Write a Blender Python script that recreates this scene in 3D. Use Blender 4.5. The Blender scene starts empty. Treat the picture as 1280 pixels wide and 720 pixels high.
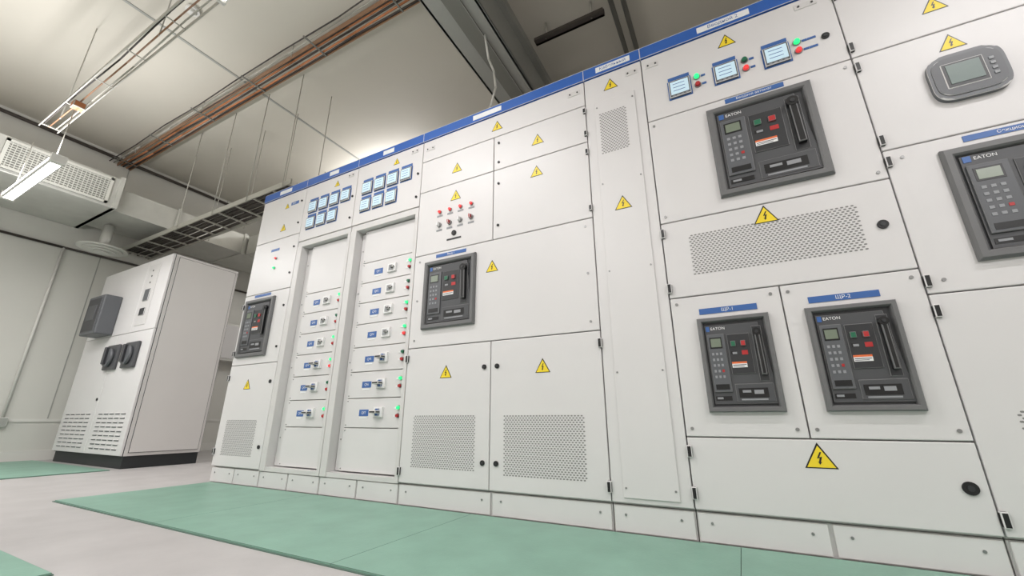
import bpy, bmesh, math, random
from mathutils import Vector, Matrix
random.seed(3)
scn=bpy.context.scene
col=scn.collection
scn.view_settings.view_transform='Standard'
scn.view_settings.look='None'

# ------------------------------------------------------------------ materials
def srgb(r,g,b):
    def c(v):
        v/=255.
        return v/12.92 if v<=.04045 else ((v+.055)/1.055)**2.4
    return (c(r),c(g),c(b),1)
def mat(name,rgb,rough=.5,metal=0,emit=0,noise=0,nscale=8,bump=0,bscale=300,spec=.5,coat=0):
    m=bpy.data.materials.new(name);m.use_nodes=True
    nt=m.node_tree;b=nt.nodes['Principled BSDF']
    c=srgb(*rgb)
    b.inputs['Base Color'].default_value=c
    b.inputs['Roughness'].default_value=rough
    b.inputs['Metallic'].default_value=metal
    b.inputs['Specular IOR Level'].default_value=spec
    tc=nt.nodes.new('ShaderNodeTexCoord')
    if noise:
        n=nt.nodes.new('ShaderNodeTexNoise');n.inputs['Scale'].default_value=nscale;n.inputs['Detail'].default_value=6
        nt.links.new(tc.outputs['Object'],n.inputs['Vector'])
        r=nt.nodes.new('ShaderNodeValToRGB')
        r.color_ramp.elements[0].position=.3;r.color_ramp.elements[1].position=.7
        r.color_ramp.elements[0].color=tuple(x*(1-noise) for x in c[:3])+(1,)
        r.color_ramp.elements[1].color=tuple(min(1,x*(1+noise)) for x in c[:3])+(1,)
        nt.links.new(n.outputs['Fac'],r.inputs['Fac']);nt.links.new(r.outputs['Color'],b.inputs['Base Color'])
    if bump:
        n=nt.nodes.new('ShaderNodeTexNoise');n.inputs['Scale'].default_value=bscale
        nt.links.new(tc.outputs['Object'],n.inputs['Vector'])
        k=nt.nodes.new('ShaderNodeBump');k.inputs['Strength'].default_value=bump;k.inputs['Distance'].default_value=.002
        nt.links.new(n.outputs['Fac'],k.inputs['Height']);nt.links.new(k.outputs['Normal'],b.inputs['Normal'])
    if emit:
        b.inputs['Emission Color'].default_value=c;b.inputs['Emission Strength'].default_value=emit
        m.cycles.emission_sampling='NONE'
    return m
M={}
M['paint']=mat('cabinet_paint_grey',(216,214,214),.4,noise=.015,nscale=3,bump=.05,bscale=500)
M['paint2']=mat('cabinet_frame_grey',(209,207,206),.42,noise=.015,nscale=3)
M['side']=mat('cabinet_side_grey',(209,206,204),.5,noise=.02,nscale=2)
M['seam']=mat('seam_dark',(70,70,70),.7)
M['hole']=mat('vent_hole_dark',(132,131,130),.8)
M['blue']=mat('trim_blue',(42,94,176),.35)
M['lblue']=mat('label_blue',(58,100,165),.4)
M['white']=mat('label_white',(235,236,236),.5)
M['bezel']=mat('breaker_bezel',(108,108,109),.45,noise=.04,nscale=20)
M['bin']=mat('breaker_recess',(58,59,62),.5)
M['bplate']=mat('breaker_plate',(76,77,80),.45)
M['bplate2']=mat('breaker_plate_light',(92,94,98),.45)
M['black']=mat('black_plastic',(24,24,26),.35)
M['dark']=mat('dark_plastic',(48,49,52),.4)
M['lcd']=mat('lcd_green_grey',(118,128,112),.25,emit=.05)
M['key']=mat('keypad_key',(146,148,152),.5)
M['red']=mat('red_button',(180,44,46),.4)
M['redon']=mat('red_lamp',(225,60,60),.3,emit=.6)
M['green']=mat('green_button',(30,105,75),.4)
M['greenon']=mat('green_lamp',(40,215,120),.3,emit=1.3)
M['orange']=mat('orange_label',(225,110,60),.5)
M['yellow']=mat('warning_yellow',(240,212,45),.45)
M['screen']=mat('meter_screen',(185,208,220),.2,emit=.4)
M['screen2']=mat('hmi_screen',(120,132,130),.2,emit=.1)
M['hmi']=mat('hmi_grey',(98,100,104),.4)
M['chrome']=mat('steel_screw',(150,150,150),.35,metal=.7)
M['rubber']=mat('plinth_black',(40,42,44),.6)
M['mat']=mat('mat_green_rubber',(124,163,146),.42,noise=.09,nscale=7,bump=.25,bscale=120)
M['matedge']=mat('mat_edge',(84,110,98),.7)
M['floor']=mat('floor_concrete',(176,173,172),.42,noise=.08,nscale=5,bump=.15,bscale=60)
M['wall']=mat('wall_panel',(207,206,200),.6,noise=.015,nscale=2)
M['ceil']=mat('ceiling_panel',(202,198,187),.6,noise=.02,nscale=1.5)
M['trim']=mat('trim_white',(214,213,208),.5)
M['galv']=mat('galvanised_duct',(198,198,192),.42,metal=.2,noise=.06,nscale=6)
M['grille']=mat('grille_paint',(210,210,203),.5)
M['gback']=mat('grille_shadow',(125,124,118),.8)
M['beam']=mat('beam_grey',(160,161,156),.5,noise=.03)
M['beamd']=mat('beam_dark',(120,120,114),.6)
M['tray']=mat('tray_copper_orange',(156,118,90),.5,metal=.2,noise=.1)
M['cable']=mat('cable_black',(66,60,56),.6)
M['cable2']=mat('cable_orange',(190,122,78),.6)
M['lamp']=mat('lamp_diffuser',(255,252,248),.4,emit=7)
M['rod']=mat('threaded_rod',(176,174,165),.5,metal=.1)

# ------------------------------------------------------------------ builder
def empty(name,loc=(0,0,0)):
    o=bpy.data.objects.new(name,None);o.location=loc;o.empty_display_size=.1;col.objects.link(o);return o
class MB:
    def __init__(s,name,parent=None):
        s.name=name;s.parent=parent;s.bm=bmesh.new();s.mats=[]
    def mi(s,m):
        if m not in s.mats:s.mats.append(m)
        return s.mats.index(m)
    def box(s,x0,x1,y0,y1,z0,z1,m,bev=0,seg=2):
        i=s.mi(m)
        v=[s.bm.verts.new(p) for p in ((x0,y0,z0),(x1,y0,z0),(x1,y1,z0),(x0,y1,z0),(x0,y0,z1),(x1,y0,z1),(x1,y1,z1),(x0,y1,z1))]
        fs=[s.bm.faces.new([v[k] for k in q]) for q in ((3,2,1,0),(4,5,6,7),(0,1,5,4),(1,2,6,5),(2,3,7,6),(3,0,4,7))]
        for f in fs:f.material_index=i
        if bev:
            es=list({e for f in fs for e in f.edges})
            bmesh.ops.bevel(s.bm,geom=es,offset=bev,segments=seg,affect='EDGES',profile=.5)
    def prism(s,pts,y0,y1,m,bev=0):
        i=s.mi(m)
        a=[s.bm.verts.new((p[0],y0,p[1])) for p in pts];b=[s.bm.verts.new((p[0],y1,p[1])) for p in pts]
        n=len(pts);f0=s.bm.faces.new(a);fs=[f0,s.bm.faces.new(b[::-1])]
        for k in range(n):
            fs.append(s.bm.faces.new((a[k],b[k],b[(k+1)%n],a[(k+1)%n])))
        for f in fs:f.material_index=i
        if bev:
            bmesh.ops.bevel(s.bm,geom=list(f0.edges),offset=bev,segments=2,affect='EDGES',profile=.5)
    def quad(s,pts,m):
        f=s.bm.faces.new([s.bm.verts.new(p) for p in pts]);f.material_index=s.mi(m)
    def cyl(s,p0,p1,r,m,seg=16,r2=None):
        i=s.mi(m);p0=Vector(p0);p1=Vector(p1);d=(p1-p0);L=d.length
        rot=d.to_track_quat('Z','Y').to_matrix().to_4x4()
        g=bmesh.ops.create_cone(s.bm,cap_ends=True,segments=seg,radius1=r,radius2=r if r2 is None else r2,depth=L,matrix=Matrix.Translation((p0+p1)/2)@rot)
        for f in {f for v in g['verts'] for f in v.link_faces}:
            f.material_index=i
            if len(f.verts)==4:f.smooth=True
    def path(s,pts,r,m):
        for a,c in zip(pts,pts[1:]):s.cyl(a,c,r,m,8)
    def done(s):
        bmesh.ops.recalc_face_normals(s.bm,faces=s.bm.faces)
        me=bpy.data.meshes.new(s.name);s.bm.to_mesh(me);s.bm.free()
        for m in s.mats:me.materials.append(M[m])
        o=bpy.data.objects.new(s.name,me);col.objects.link(o)
        if s.parent:o.parent=s.parent
        return o
tcache={}
def text(body,x,y,z,size,m,parent,name='lettering',align='CENTER'):
    k=(body,size,m,align)
    if k not in tcache:
        t=bpy.data.curves.new('txt','FONT');t.body=body;t.size=size;t.align_x=align;t.align_y='CENTER'
        o=bpy.data.objects.new('tmp',t);col.objects.link(o)
        bpy.context.view_layer.update()
        me=bpy.data.meshes.new_from_object(o.evaluated_get(bpy.context.evaluated_depsgraph_get()))
        bpy.data.objects.remove(o);me.materials.clear();me.materials.append(M[m]);tcache[k]=me
    o=bpy.data.objects.new(name,tcache[k]);col.objects.link(o);o.location=(x,y,z);o.rotation_euler=(math.pi/2,0,0)
    o.parent=parent
    return o

# ------------------------------------------------------------------ details (front plane y=0, facing -y)
def door(b,x0,x1,z0,z1,m='paint',g=.0022,y=0,th=.02):
    b.box(x0+g,x1-g,y,y+th,z0+g,z1-g,m,bev=.003)
def screw(b,x,z,y=0,r=.006,m='chrome'):
    b.cyl((x,y,z),(x,y-.003,z),r,m,10)
def lock(b,x,z,y=0,r=.014):
    b.cyl((x,y,z),(x,y-.006,z),r,'black',20);b.cyl((x,y-.006,z),(x,y-.008,z),r*.45,'dark',10)
def hinge(b,x,z,y=0,h=.042):
    b.box(x-.009,x+.009,y-.012,y+.004,z-h/2,z+h/2,'black',bev=.003)
def lug(b,x,z,w=.07):
    b.box(x-w/2,x+w/2,-.003,.001,z-.014,z+.014,'paint2',bev=.001)
    for s in (-1,1):screw(b,x+s*w*.3,z,-.003,.0045,'seam')
def warning(b,x,z,s=.085,y=0):
    h=s*.88
    b.prism([(x-s/2,z-h/2),(x+s/2,z-h/2),(x,z+h/2)],y-.0012,y+.0005,'black')
    cz=z-h*.05
    k=.86
    b.prism([(x-s/2*k,cz-h/2*k+h*.02),(x+s/2*k,cz-h/2*k+h*.02),(x,cz+h/2*k)],y-.0018,y,'yellow')
    q=s*.44
    pts=[(.06,.42),(-.2,-.08),(-.01,-.04),(-.1,-.34),(-.17,-.3),(-.06,-.55),(.12,-.33),(.03,-.35),(.17,.06),(-.02,.03),(.18,.42)]
    b.prism([(x+p[0]*q,cz-h*.03+p[1]*q) for p in pts],y-.0024,y-.0015,'black')
def vent(b,x0,x1,z0,z1,px=.0150,pz=.0090,y=0):
    i=0;z=z0
    while z<z1:
        x=x0+(px/2 if i%2 else 0)
        while x<x1:
            w=px*.34;h=pz*.31
            pts=[(x-w,z),(x-w*.6,z-h),(x+w*.6,z-h),(x+w,z),(x+w*.6,z+h),(x-w*.6,z+h)]
            b.quad([(p[0],y-.0007,p[1]) for p in pts],'hole')
            x+=px
        z+=pz;i+=1
def label(b,x0,x1,z0,z1,m='lblue',y=0,txt=None,parent=None,ts=None,tm='white'):
    b.box(x0,x1,y-.002,y+.001,z0,z1,m)
    if txt:text(txt,(x0+x1)/2,y-.0026,(z0+z1)/2,ts or (z1-z0)*.8,tm,parent)
def lampb(b,x,z,m,y=0,r=.011):
    b.cyl((x,y,z),(x,y-.005,z),r*1.25,'chrome',18)
    b.cyl((x,y-.005,z),(x,y-.016,z),r,m,18,r2=r*.8)
def meter(b,x,z,s=.088,y=0,lab=True):
    b.box(x-s/2,x+s/2,y-.012,y+.001,z-s/2,z+s/2,'bplate2',bev=.003)
    b.box(x-s*.42,x+s*.42,y-.0135,y-.008,z-s*.36,z+s*.40,'screen')
    for k in range(4):
        b.box(x-s*.36+k*s*.2,x-s*.36+k*s*.2+s*.12,y-.0135,y-.008,z-s*.46,z-s*.41,'key')
    for k in range(3):
        b.box(x-s*.30,x+s*.25,y-.0140,y-.0130,z+s*(.22-.2*k),z+s*(.25-.2*k),'lblue')
    if lab:
        b.box(x-s/2,x+s/2,y-.003,y+.001,z+s*.58,z+s*.78,'lblue')
    b.box(x-s*.55,x+s*.55,y-.002,y+.001,z-s*.56,z+s*.56,'lblue')

def breaker(parent,x0,x1,z0,z1,y=0,wide=False,name='circuit_breaker'):
    b=MB(name,parent);W=x1-x0;H=z1-z0
    d=.021; t=min(W,H)*.075
    fi=b.mi('bezel')
    rings=[(0,y),(0,y-d*.55),(t*.22,y-d),(t*.8,y-d),(t,y-d*.75),(t*1.12,y-.003)]
    vr=[]
    for (o,yy) in rings:
        vr.append([b.bm.verts.new(p) for p in ((x0+o,yy,z0+o),(x1-o,yy,z0+o),(x1-o,yy,z1-o),(x0+o,yy,z1-o))])
    for a,c in zip(vr,vr[1:]):
        for k in range(4):
            f=b.bm.faces.new((a[k],a[(k+1)%4],c[(k+1)%4],c[k]));f.material_index=fi
    X=lambda u:x0+u*W
    Z=lambda v:z1-v*H
    def bx(u0,u1,v0,v1,dd,m,bev=0):
        b.box(X(u0),X(u1),y-dd,y-.002,Z(v1),Z(v0),m,bev=bev)
    bx(.05,.95,.05,.95,.0035,'bin')
    b.prism([(X(.10),Z(.92)),(X(.92),Z(.92)),(X(.92),Z(.66)),(X(.84),Z(.09)),(X(.10),Z(.09))],y-.010,y-.003,'bplate',bev=.002)
    bx(.115,.165,.10,.155,.0115,'lblue')
    text('EATON',X(.18),y-.0112,Z(.128),H*.042,'white',b.parent,align='LEFT')
    bx(.115,.36,.19,.80,.0165,'bplate2',.002)
    bx(.145,.315,.225,.345,.0175,'black');bx(.16,.30,.24,.33,.0182,'lcd')
    for r in range(5):
        for c in range(3):
            u=.155+c*.055;v=.39+r*.06
            bx(u,u+.03,v,v+.026,.0178,'red' if (r,c)==(3,2) else 'key')
    bx(.145,.33,.72,.775,.0175,'black')
    bx(.39,.70,.20,.62,.0135,'dark',.002)
    bx(.43,.50,.275,.335,.020,'green',.002);bx(.565,.635,.275,.335,.020,'red',.002)
    bx(.42,.50,.385,.42,.0145,'black');bx(.565,.645,.38,.425,.0145,'red')
    bx(.44,.50,.392,.415,.0148,'key')
    bx(.41,.61,.495,.515,.0145,'orange');bx(.41,.61,.515,.555,.0145,'white')
    bx(.42,.60,.525,.532,.0149,'dark');bx(.42,.57,.541,.546,.0149,'dark')
    bx(.74,.87,.13,.70,.0125,'dark',.002)
    b.prism([(X(.775),Z(.64)),(X(.845),Z(.64)),(X(.835),Z(.22)),(X(.765),Z(.22))],y-.032,y-.010,'black',bev=.004)
    b.cyl((X(.80),y-.010,Z(.20)),(X(.80),y-.034,Z(.20)),W*.055,'black',20)
    b.cyl((X(.80),y-.034,Z(.20)),(X(.80),y-.037,Z(.20)),W*.022,'dark',14)
    bx(.40,.90,.72,.90,.0125,'bplate',.002)
    bx(.44,.82,.765,.86,.0132,'black')
    bx(.49,.60,.785,.81,.0145,'key');bx(.64,.76,.785,.825,.0145,'key')
    bx(.46,.80,.87,.885,.0130,'key')
    bx(.12,.34,.84,.885,.0112,'black');bx(.14,.22,.85,.87,.0120,'key')
    return b.done()

def cabinet(x0,x1,body_y=.022,plinth=True):
    e=empty('switchgear_cabinet',((x0+x1)/2,.3,0))
    b=MB('body',e)
    g=.0015
    b.box(x0+g,x1-g,body_y,.80,.10,2.225,'side')
    b.box(x0+g,x1-g,.018,.78,0,.098,'paint2',bev=.002)
    n=2 if x1-x0>.45 else 1
    for k in range(n):
        w=(x1-x0)/n
        b.box(x0+k*w+.006,x0+(k+1)*w-.006,.008,.02,.006,.096,'paint',bev=.002)
        screw(b,x0+k*w+.05,.065,.008,.0045);screw(b,x0+(k+1)*w-.05,.065,.008,.0045)
    b.box(x0,x1,-.006,.03,2.158,2.225,'blue',bev=.002)
    b.box(x0,x1,.0,.82,2.225,2.232,'paint2')
    b.done()
    return e
def settle(e):
    for c in e.children:
        c.matrix_parent_inverse=Matrix.Translation(-e.location)
cabs=[]
# ---- A
X=[-3.31,-2.76,-2.19,-1.59,-.49,-.19,.592,1.40]
e=cabinet(X[0],X[1]);cabs.append(e);b=MB('doors',e)
for z0,z1 in ((.105,.79),(.79,1.33),(1.33,1.765),(1.765,2.155)):door(b,X[0],X[1],z0,z1)
warning(b,-3.06,.65,.08);warning(b,-2.98,1.86,.07);warning(b,-2.98,2.05,.05)
vent(b,-3.22,-2.87,.18,.41)
label(b,-2.93,-2.84,2.04,2.065,txt='Шкаф',parent=e)
lampb(b,-3.0,1.60,'redon',r=.009);lampb(b,-3.0,1.52,'greenon',r=.009);label(b,-3.08,-2.98,1.665,1.685)
label(b,-3.18,-2.98,1.303,1.322)
for z in (.24,.66):lock(b,-2.80,z,r=.012)
for z in (.9,1.2,1.45,1.66,1.86,2.05):lock(b,-2.80,z,r=.008)
for z in (.2,.7,.88,1.24):hinge(b,X[0]+.006,z)
b.done();breaker(e,-3.26,-2.91,.845,1.285)
# ---- B , C (feeder columns)
def feeder(x0,x1,mx0,mx1,zs,top):
    e=cabinet(x0,x1,body_y=.085);cabs.append(e);b=MB('doors',e)
    b.box(x0+.002,x1-.002,.02,.09,1.655,2.158,'side')
    door(b,x0,x1,1.685,2.155)
    b.box(x0+.004,x1-.004,.004,.09,1.64,1.683,'paint2',bev=.002)
    b.box(x0+.002,x0+.055,.0,.09,.10,1.645,'paint2',bev=.003)
    b.box(x1-.028,x1-.002,.0,.09,.10,1.645,'paint2',bev=.003)
    b.box(x0+.055,x1-.028,.004,.09,.10,.125,'paint2')
    b.box(x0+.06,mx0-.012,.058,.09,.13,1.63,'paint',bev=.002)
    for z in (.3,.75,1.2,1.5):screw(b,x0+.08,z,.058,.004)
    def plate(z0,z1):
        b.box(mx0,mx1,.040,.086,z0+.002,z1-.002,'paint',bev=.002)
        for sx in (mx0+.015,mx1-.015):
            for sz in (z0+.015,z1-.015):screw(b,sx,sz,.040,.0035)
    edges=[]
    for i,z in enumerate(zs):
        hi=(zs[i-1]+z)/2+.0 if i else z+.075
        lo=(zs[i+1]+z)/2 if i<len(zs)-1 else z-.085
        plate(lo,hi);edges.append((lo,hi))
    plate(edges[0][1],1.635);plate(.13,edges[-1][0])
    w=mx1-mx0
    for i,z in enumerate(zs):
        y=.040
        label(b,mx0+w*.26,mx0+w*.42,z-.02,z+.016,'lblue',y,'QF%d'%(i+1),e,.02)
        label(b,mx0+w*.27,mx0+w*.40,z-.034,z-.024,'white',y)
        xx=mx0+w*.60
        b.box(xx-.035,xx+.035,y-.012,y+.002,z-.028,z+.03,'white',bev=.003)
        b.box(xx-.022,xx+.012,y-.015,y-.005,z-.018,z+.020,'key',bev=.002)
        if i>=len(zs)-3:
            b.box(xx-.03,xx+.02,y-.05,y-.012,z-.006,z+.010,'black',bev=.004)
            b.box(xx-.012,xx+.012,y-.02,y-.010,z-.02,z+.022,'lblue',bev=.002)
        else:
            b.box(xx+.0,xx+.026,y-.03,y-.012,z-.005,z+.008,'black',bev=.003)
        lx=mx1-.035
        lampb(b,lx,z+.024,'greenon' if i in (0,2,3,5,6) else 'green',y,.010)
        lampb(b,lx-.002,z-.018,'redon' if i in (3,) else 'red',y,.010)
        label(b,lx-.035,lx-.018,z+.018,z+.028,'white',y);label(b,lx-.035,lx-.018,z-.024,z-.014,'white',y)
    for r,n in enumerate(top):
        for k in range(n):
            meter(b,x0+.115+k*.118,1.955-r*.135,.092)
    warning(b,(x0+x1)/2+.07,2.09,.055)
    lock(b,x1-.03,1.76,r=.008);lock(b,x1-.03,1.93,r=.008)
    lug(b,x1-.07,2.115,.06)
    b.done()
feeder(X[1],X[2],-2.63,-2.225,[1.19,1.045,.90,.755,.61,.45],(4,3))
feeder(X[2],X[3],-2.08,-1.625,[1.325,1.19,1.055,.91,.76,.61,.45],(4,3))
# ---- D
e=cabinet(X[3],X[4]);cabs.append(e);b=MB('doors',e);xm=-1.05
for z0,z1 in ((.105,.787),(1.34,1.772),(1.772,2.0)):
    door(b,X[3],xm,z0,z1);door(b,xm,X[4],z0,z1)
door(b,X[3],X[4],.787,1.34);door(b,X[3],X[4],2.0,2.155)
vent(b,-1.51,-1.135,.185,.435);vent(b,-.97,-.585,.175,.435)
for x,z in ((-1.32,.65),(-.77,.65),(-1.05,1.19),(-1.31,1.69),(-.77,1.89),(-.78,1.69),(-1.31,1.88),(-1.03,2.08)):warning(b,x,z,.075)
for z in (.22,.66):lock(b,-1.085,z,r=.012);lock(b,-1.012,z,r=.012)
for z in (.16,.73,):hinge(b,X[4]-.004,z);hinge(b,X[3]+.004,z)
for z in (1.39,1.71,1.82,1.96):hinge(b,X[4]-.006,z,h=.03)
for z in (1.42,1.68,1.82,1.95):lock(b,-1.016,z,r=.007)
for x in (-1.55,-.53):
    for z in (.83,1.06,1.30):screw(b,x,z,r=.006)
for k in range(4):
    x=-1.42+k*.075
    lampb(b,x,1.60,'redon',r=.0095)
    label(b,x-.020,x+.020,1.570,1.580,'key')
    b.cyl((x,0,1.515),(x,-.008,1.515),.015,'chrome',18)
    b.box(x-.005,x+.005,-.026,-.006,1.503,1.527,'red' if k%2 else 'white',bev=.002)
    label(b,x-.020,x+.020,1.475,1.486,'key')
lock(b,-1.31,1.44,r=.016)
label(b,-1.36,-1.26,1.400,1.410,'dark')
label(b,-1.43,-1.22,1.305,1.325,'lblue',txt='Ввод 1',parent=e,ts=.016)
lug(b,-1.53,2.09);lug(b,-.55,2.10)
b.done();breaker(e,-1.50,-1.15,.885,1.285)
# ---- E
e=cabinet(X[4],X[5]);cabs.append(e);b=MB('doors',e)
door(b,X[4],X[5],.105,2.155)
b.box(-.44,-.235,-.006,.002,.125,1.985,'paint',bev=.002)
vent(b,-.415,-.285,1.67,1.91,y=-.006,px=.015)
for z in (.16,.6,1.05,1.5,1.95):
    screw(b,-.428,z,-.006,.004);screw(b,-.247,z,-.006,.004)
warning(b,-.35,2.08,.075);warning(b,-.34,1.38,.08,y=-.006)
lug(b,-.24,2.10,.06)
b.done()
# ---- F
e=cabinet(X[5],X[6]);cabs.append(e);b=MB('doors',e);xm=.197
for z0,z1 in ((.105,.35),(.888,1.23),(1.23,1.772),(1.772,2.155)):door(b,X[5],X[6],z0,z1)
door(b,X[5],xm,.35,.888);door(b,xm,X[6],.35,.888)
vent(b,-.08,.478,.98,1.155)
warning(b,.21,.30,.09);warning(b,.20,1.185,.085);warning(b,.19,2.085,.075)
for x,z in ((-.03,1.905),(.165,1.905),(.36,1.905)):
    meter(b,x,z,.094)
for i,x in enumerate((.047,.243,.438)):
    lampb(b,x,1.935,'greenon' if i!=1 else 'green',r=.012);lampb(b,x,1.89,'redon' if i else 'red',r=.012)
    label(b,x+.018,x+.036,1.93,1.94,'lblue');label(b,x+.018,x+.036,1.885,1.895,'lblue')
label(b,.475,.505,1.93,1.94,'lblue');label(b,.475,.505,1.885,1.895,'lblue')
lock(b,.535,1.92,r=.014)
lock(b,.535,1.06,r=.016);lock(b,.55,.225,r=.018)
for z in (.16,.30,.93,1.18):hinge(b,X[5]+.006,z)
for x in (-.165,.165,.22,.565):
    for z in (.38,.86):screw(b,x,z,r=.006)
for x in (-.165,.565):
    for z in (1.26,1.74):screw(b,x,z,r=.006)
label(b,.14,.36,1.742,1.764,'lblue',txt='Вводной автомат',parent=e,ts=.016)
label(b,-.085,.115,.808,.831,'lblue',txt='ЩР-1',parent=e,ts=.018)
label(b,.275,.475,.808,.831,'lblue',txt='ЩР-2',parent=e,ts=.018)
lug(b,.50,2.115,.08);lug(b,-.14,2.10,.06)
b.done()
breaker(e,.06,.445,1.29,1.727,wide=True)
breaker(e,-.098,.145,.437,.79);breaker(e,.257,.507,.437,.79)
# ---- G
e=cabinet(X[6],X[7]);cabs.append(e);b=MB('doors',e)
for z0,z1 in ((.105,.797),(.797,1.34),(1.34,1.772),(1.772,2.155)):door(b,X[6],X[7],z0,z1)
vent(b,.70,1.29,.19,.435);warning(b,1.0,.65,.085);warning(b,.865,1.715,.075);warning(b,.86,1.90,.075)
for z in (.15,.74,.84,1.29,1.38,1.72,1.82,2.1):hinge(b,X[6]+.008,z)
for z in (.2,.7,1.07,1.55):lock(b,1.34,z)
label(b,.80,1.06,1.305,1.327,'lblue',txt='Секционный',parent=e,ts=.016)
for x in (.64,):
    for z in (.84,1.30):screw(b,x,z,r=.006)
cx,cz,w,h=.868,1.557,.098,.093
pts=[]
for k in range(48):
    a=2*math.pi*(k+.5)/48;ca,sa=math.cos(a),math.sin(a)
    pts.append((cx+w*math.copysign(abs(ca)**.36,ca),cz+h*math.copysign(abs(sa)**.42,sa)*(1-.13*abs(ca)**2)))
b.prism(pts,-.018,0,'hmi',bev=.004)
pts2=[(cx+(p[0]-cx)*.90,cz+(p[1]-cz)*.84) for p in pts]
b.prism(pts2,-.021,-.017,'bplate2',bev=.002)
b.box(cx-.064,cx+.045,-.023,-.018,cz-.050,cz+.054,'dark',bev=.003)
b.box(cx-.052,cx+.034,-.0245,-.02,cz-.034,cz+.044,'screen2')
for k in range(4):b.box(cx+.056,cx+.068,-.0235,-.02,cz-.035+k*.02,cz-.025+k*.02,'key')
b.done()
breaker(e,.73,1.13,.885,1.285,wide=True)
for (x0,x1,t) in ((-3.1,-2.95,''),(-2.5,-2.4,''),(-1.95,-1.85,''),(-1.2,-1.0,''),(-.42,-.24,'Кабельный'),(.08,.30,'Вводной 2'),(.88,1.1,'Секция')):
    e=min(cabs,key=lambda c:abs((x0+x1)/2-c.location.x))
    b=MB('name_plate',e);b.box(x0,x1,-.008,-.004,2.175,2.208,'white');b.done()
    if t:text(t,(x0+x1)/2,-.0086,2.191,.026,'lblue',e)
for c in cabs:settle(c)

# ------------------------------------------------------------------ room
XL,XR,YF,YB,ZC=-6.63,4.2,-4.6,2.7,3.68
def slab(name,x0,x1,y0,y1,z0,z1,m):
    b=MB(name);b.box(x0,x1,y0,y1,z0,z1,m);return b.done()
slab('floor',XL,XR,YF,YB,-.1,0,'floor')
slab('ceiling',XL,XR,YF,YB,ZC,ZC+.1,'ceil')
slab('wall_left',XL-.1,XL,YF,YB,-.1,ZC+.1,'wall')
slab('wall_right',XR,XR+.1,YF,YB,-.1,ZC+.1,'wall')
slab('wall_back',XL,XR,YB,YB+.1,-.1,ZC+.1,'wall')
slab('wall_front',XL,XR,YF-.1,YF,-.1,ZC+.1,'wall')
slab('baseboard_left',XL,XL+.02,YF,YB,0,.1,'trim')
slab('trim_1',XL,XL+.012,YF,YB,.385,.415,'trim')
for i,x in enumerate((-3.96,1.9)):
    b=MB('trim_%d'%(i+2));b.box(x-.012,x+.012,YF,YB,ZC-.006,ZC,'beam');b.done()
for i,y in enumerate((-2.4,-1.2,0,1.2)):
    b=MB('trim_%d'%(i+4));b.box(XL,XL+.003,y-.005,y+.005,.42,ZC,'beam');b.done()
def rmat(x0,x1,y0,y1,seams=()):
    b=MB('rubber_mat');xs=[x0]+list(seams)+[x1]
    b.box(x0-.006,x1+.006,y0-.008,y1+.003,0,.003,'matedge')
    for a,c in zip(xs,xs[1:]):b.box(a+.0003,c-.0003,y0,y1,.002,.007,'mat',bev=.001)
    b.done()
rmat(-3.25,2.2,-.765,-.012,(-2.2,-1.13,-.06,1.0))
rmat(-6.55,-4.75,-.72,-.03,(-5.65,))
rmat(-6.0,-1.75,-2.0,-1.18,(-4.9,-3.85,-2.8))
# beam
e=empty('ceiling_beam',(-1.345,-.9,3.45));b=MB('steel_profile',e)
x0,x1=-1.56,-1.20
b.box(x0,x1,YF,YB,3.60,3.68,'beam');b.box(x0+.05,x1-.05,YF,YB,3.2,3.62,'beam',bev=.01)
b.box(x0,x1,YF,YB,3.19,3.215,'beam',bev=.004)
b.box(x0+.14,x1-.10,YF,YB,3.17,3.192,'beamd',bev=.004)
b.box(x0,x0+.02,YF,YB,3.19,3.26,'beam');b.box(x1-.02,x1,YF,YB,3.19,3.26,'beam')
b.done();settle(e)
e=empty('ceiling_pipe',(-.44,0,3.6));b=MB('pipes',e)
for dx in (0,.09):b.cyl((-.44+dx,YF,3.6),(-.44+dx,YB,3.6),.02,'beamd',12)
for y in (-3,-1,.4,1.8):b.box(-.48,-.31,y,y+.03,3.57,ZC,'beamd')
b.done();settle(e)
e=empty('ceiling_rail',(0,.75,3.5));b=MB('rail',e)
b.box(-1.1,-.5,.72,.78,3.50,3.53,'cable');b.box(-1.1,-.5,.76,.78,3.50,3.56,'cable')
for x in (-1.0,-.6):b.cyl((x,.75,3.5),(x,.75,ZC),.008,'rod',8)
b.done();settle(e)
e=empty('hanging_cable',(-1.2,.2,2.6));b=MB('cable_run',e)
b.path([(-1.22,.15,2.232),(-1.17,.15,2.40),(-1.14,.16,2.55),(-1.17,.18,2.72),(-1.24,.22,2.9),(-1.29,.24,3.17)],.008,'trim')
b.done();settle(e)
# ---- trays
def cables(b,x0,x1,y,z,n,w,mats,r=.009):
    for k in range(n):
        yy=y-w/2+w*k/(n-1)+random.uniform(-.008,.008);zz=z+random.uniform(0,.015)
        px=x0;py,pz=yy,zz;m=mats[k%len(mats)]
        while px<x1:
            nx=min(x1,px+.7);ny=yy+random.uniform(-.01,.01);nz=zz+random.uniform(-.008,.006)
            b.cyl((px,py,pz),(nx,ny,nz),r,m,8);px,py,pz=nx,ny,nz
e=empty('cable_tray',(-1.5,0,3.5));b=MB('tray',e)
yc,zc=-.06,3.54
for s in (-1,1):b.box(XL,XR,yc+s*.065-.004,yc+s*.065+.004,zc-.015,zc+.03,'tray')
x=XL+.2
while x<XR:b.box(x,x+.015,yc-.17,yc+.065,zc-.02,zc-.014,'beamd');x+=.9
x=XL+.5
while x<XR:
    b.cyl((x,yc-.07,zc),(x,yc-.07,ZC),.004,'rod',8)
    x+=1.5
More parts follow.
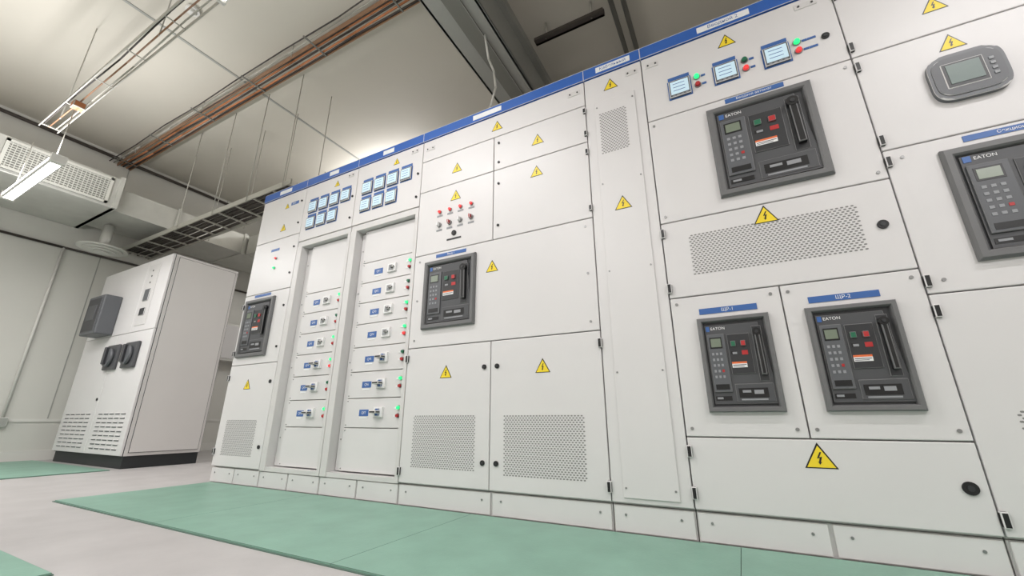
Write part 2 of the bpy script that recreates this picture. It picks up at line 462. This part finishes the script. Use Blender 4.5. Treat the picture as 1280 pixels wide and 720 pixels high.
cables(b,XL,XR,yc,zc-.005,5,.11,['cable','cable2','cable','cable2','cable'],.009)
cables(b,XL,XR,yc-.13,zc+.0,2,.04,['cable','rod'],.006)
b.done();settle(e)
e=empty('cable_tray',(-1,-1.05,2.7));b=MB('tray',e)
yc,zc=-1.05,2.72
for s in (-1,1):b.box(-4.75,XR,yc+s*.055-.003,yc+s*.055+.003,zc-.008,zc+.018,'rod')
x=-4.7
while x<XR:b.box(x,x+.008,yc-.055,yc+.055,zc-.008,zc-.004,'rod');x+=.5
x=-4.5
while x<XR:b.cyl((x,yc,zc),(x,yc,ZC),.004,'rod',8);x+=1.6
cables(b,-4.75,XR,yc,zc+.005,3,.07,['cable','tray','rod'],.005)
b.box(-4.15,-4.08,yc-.035,yc+.035,zc-.06,zc-.008,'cable2',bev=.006)
b.done();settle(e)
# ---- lights
def tube(xc,y,z,zt,pw=40,L=1.2,up=.45):
    e=empty('fluorescent_ceiling_light',(xc,y,z));b=MB('fixture',e);h=L/2
    b.box(xc-h,xc+h,y-.03,y+.03,z+.025,z+.05,'trim',bev=.006)
    b.box(xc-h+.02,xc+h-.02,y-.04,y+.04,z-.02,z+.027,'lamp',bev=.012)
    for s in (-1,1):
        b.box(xc+s*h-.012,xc+s*h+.012,y-.042,y+.042,z-.022,z+.045,'trim',bev=.004)
        b.cyl((xc+s*.45,y,z+.05),(xc+s*.45,y,zt),.003,'rod',6)
    b.done()
    for k,(dz,rx,f) in enumerate(((-.024,0,.55),(.06,math.pi,up))):
        l=bpy.data.lights.new('tube_light','AREA');l.shape='RECTANGLE';l.size=L-.06;l.size_y=.06;l.energy=pw*f;l.color=(1,.978,.985)
        o=bpy.data.objects.new('tube_light',l);col.objects.link(o);o.location=(xc,y,z+dz);o.rotation_euler=(rx,0,0);o.parent=e
    settle(e)
tube(-4.63,-1.05,2.19,2.71,44,1.1)
tube(-1.6,-1.05,2.62,2.71,36,up=.3)
tube(1.6,-1.05,2.62,2.71,36,up=.12)
tube(-4.6,-3.0,2.7,ZC,84);tube(-1.2,-3.0,2.7,ZC,84);tube(2.4,-3.0,2.7,ZC,84,up=.25)
tube(-3.9,1.9,3.2,ZC,55)  # added fill lamp, hidden behind the row to brighten the left wall gap
# ---- duct along the left wall
e=empty('ventilation_duct',(-6.1,-1,2.75));b=MB('duct',e)
dx0,dx1,dz0,dz1=XL+.01,-5.62,2.565,2.92
b.box(dx0,dx1,-3.6,-.27,dz0,dz1,'galv',bev=.008)
b.box(dx0,dx1+.02,-.31,-.27,dz0,dz1+.02,'galv')
b.box(dx0+.15,-5.74,-.27,YB,2.59,2.86,'galv')
y=.3
while y<YB:b.box(dx0+.13,-5.72,y,y+.04,2.575,2.88,'galv');y+=.8
b.done()
b=MB('grille',e)
for (g0,g1) in ((-2.9,-2.15),(-2.07,-1.2),(-1.13,-.36)):
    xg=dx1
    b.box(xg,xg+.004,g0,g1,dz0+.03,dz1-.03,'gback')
    for a,c in ((g0,g0+.025),(g1-.025,g1)):b.box(xg,xg+.02,a,c,dz0+.03,dz1-.03,'grille')
    for a,c in ((dz0+.03,dz0+.055),(dz1-.055,dz1-.03)):b.box(xg,xg+.02,g0,g1,a,c,'grille')
    z=dz0+.07
    while z<dz1-.06:b.box(xg,xg+.016,g0,g1,z,z+.008,'grille');z+=.024
    y=g0+.04
    while y<g1-.03:b.box(xg,xg+.014,y,y+.006,dz0+.03,dz1-.03,'grille');y+=.03
b.done();settle(e)
e=empty('ventilation_duct',(-5.2,1.4,2.7));b=MB('branch_duct',e)
b.box(-5.70,-4.4,1.15,1.6,2.58,2.84,'galv')
for x in (-5.4,-4.9,-4.42):b.box(x,x+.04,1.13,1.62,2.56,2.86,'galv')
for x in (-5.2,-4.6):b.cyl((x,1.38,2.84),(x,1.38,ZC),.006,'rod',8)
b.done();settle(e)
# cable ladder left wall -> row
e=empty('cable_ladder',(-4.9,.3,2.44));b=MB('ladder',e)
xe=-3.25
for s in (-1,1):b.box(XL,xe,.3+s*.15-.006,.3+s*.15+.006,2.42,2.47,'rod')
x=XL+.1
while x<xe:b.box(x,x+.02,.15,.45,2.42,2.432,'rod');x+=.3
for k in range(7):
    y=.18+k*.04+random.uniform(-.008,.008);z=2.445+random.uniform(0,.02)
    q=xe+.02*k-.05
    b.path([(XL,y,z),(-5.5,y+.01,z-.005),(-4.4,y-.008,z+.004),(q-.1,y,z),(q,y,z-.03),(q+.05,y,z-.09),(q+.06,y,2.232)],.014,'cable')
b.done();settle(e)
b=MB('threaded_rods')
for x in (-5.2,-4.5,-3.9,-3.35):
    for s in (-1,1):b.cyl((x,.3+s*.165,2.40),(x,.3+s*.165,ZC),.004,'rod',8)
b.done()
# wall conduits
e=empty('wall_conduit',(XL+.02,-.33,1.3));b=MB('pipe',e)
b.cyl((XL+.02,-.33,.42),(XL+.02,-.33,2.3),.013,'trim',12)
b.box(XL,XL+.05,-.37,-.29,.34,.43,'beam',bev=.005)
b.cyl((XL+.02,YF+.1,2.32),(XL+.02,-.33,2.30),.014,'cable',10)
b.cyl((XL+.02,-.33,2.30),(XL+.02,2.6,2.32),.014,'cable',10)
b.cyl((XL+.05,YF+.1,3.60),(XL+.05,2.6,3.60),.02,'cable',10)
for y in (-3,-1.5,0,1.5):b.box(XL,XL+.07,y,y+.03,3.57,3.63,'beam')
b.done();settle(e)
# round diffuser
e=empty('round_air_diffuser',(-6.2,-.1,2.3));b=MB('disc',e)
dx,dy=-6.2,-.12
for r,z in ((.22,2.27),(.17,2.255),(.12,2.24),(.07,2.225)):
    b.cyl((dx,dy,z),(dx,dy,z+.012),r,'trim',32)
b.cyl((dx,dy,2.23),(dx,dy,2.563),.05,'galv',16)
b.done();settle(e)
# wall box
e=empty('wall_distribution_box',(XL+.1,1.7,1.5));b=MB('box',e)
b.box(XL,XL+.18,1.35,1.95,1.22,1.76,'trim',bev=.006);b.box(XL+.18,XL+.19,1.38,1.92,1.25,1.73,'paint',bev=.003)
b.done();settle(e)
# smoke detector
e=empty('smoke_detector',(-3.55,-.75,3.66));b=MB('body',e)
b.cyl((-3.55,-.75,ZC),(-3.55,-.75,ZC-.03),.05,'trim',20);b.cyl((-3.55,-.75,ZC-.03),(-3.55,-.75,ZC-.055),.035,'trim',20,r2=.02)
b.done();settle(e)

# ------------------------------------------------------------------ control cabinet at the left
e=empty('control_cabinet',(-5.55,.3,0));b=MB('body',e)
cx0,cx1=-6.35,-4.80;yf=.03;yb=.66;H=2.01
b.box(cx0+.01,cx1-.01,yf+.03,yb-.01,0,.10,'rubber',bev=.004)
b.box(cx0,cx1,yf+.02,yb,.10,H,'side',bev=.004)
b.box(cx1-.001,cx1+.012,yf+.05,yb-.03,.13,H-.03,'side',bev=.004)
b.done();b=MB('doors',e)
for a,c in ((cx0,-5.56),(-5.56,cx1)):
    door(b,a,c,.105,1.24,y=yf);
    cols=5;ww=(c-a-.16)/cols
    for i in range(cols):
        for j in range(9):
            xa=a+.08+i*ww;z=.15+j*.038
            b.box(xa+.018,xa+ww-.018,yf-.003,yf,z,z+.008,'bplate2')
            b.box(xa+.014,xa+ww-.014,yf-.009,yf,z+.008,z+.016,'paint',bev=.003)
door(b,cx0,-5.30,1.24,H,y=yf);door(b,-5.30,cx1,1.24,H,y=yf)
b.box(-5.25,-5.02,yf-.004,yf,1.30,1.95,'paint2',bev=.003)
b.box(-5.20,-5.09,yf-.01,yf,1.55,1.68,'bplate2',bev=.003);b.box(-5.20,-5.09,yf-.01,yf,1.40,1.48,'dark',bev=.003)
for z in (1.75,1.82,1.88):lock(b,-5.15,z,yf,r=.01)
for z in (.6,.9):lock(b,-5.6,z,yf)
b.done()
b=MB('display_unit',e)
b.box(-6.08,-5.70,-.12,yf,1.25,1.67,'bplate2',bev=.012);b.box(-6.05,-5.73,-.126,-.11,1.28,1.64,'bin',bev=.004)
b.box(-6.0,-5.80,-.13,-.12,1.40,1.56,'bplate',bev=.003)
b.done()
for x in (-5.5,-5.1):
    b=MB('switch_handle',e)
    b.box(x-.13,x+.13,yf-.03,yf,.88,1.13,'bplate',bev=.01)
    b.cyl((x,yf-.03,1.0),(x,yf-.06,1.0),.09,'bplate2',28);b.box(x-.02,x+.02,yf-.085,yf-.05,.93,1.10,'dark',bev=.006)
    b.done()
settle(e)

# ------------------------------------------------------------------ camera
c=bpy.data.cameras.new('camera');cam=bpy.data.objects.new('camera',c);col.objects.link(cam)
c.sensor_width=36;c.lens=512/1280*36;c.clip_start=.02
th=math.atan(164/512)
cam.location=(0,-1.75,.413);cam.rotation_euler=(math.pi/2+th,0,math.radians(28))
scn.camera=cam
w=bpy.data.worlds.new('world');scn.world=w;w.use_nodes=True
w.node_tree.nodes['Background'].inputs[0].default_value=(.8,.8,.78,1);w.node_tree.nodes['Background'].inputs[1].default_value=.3
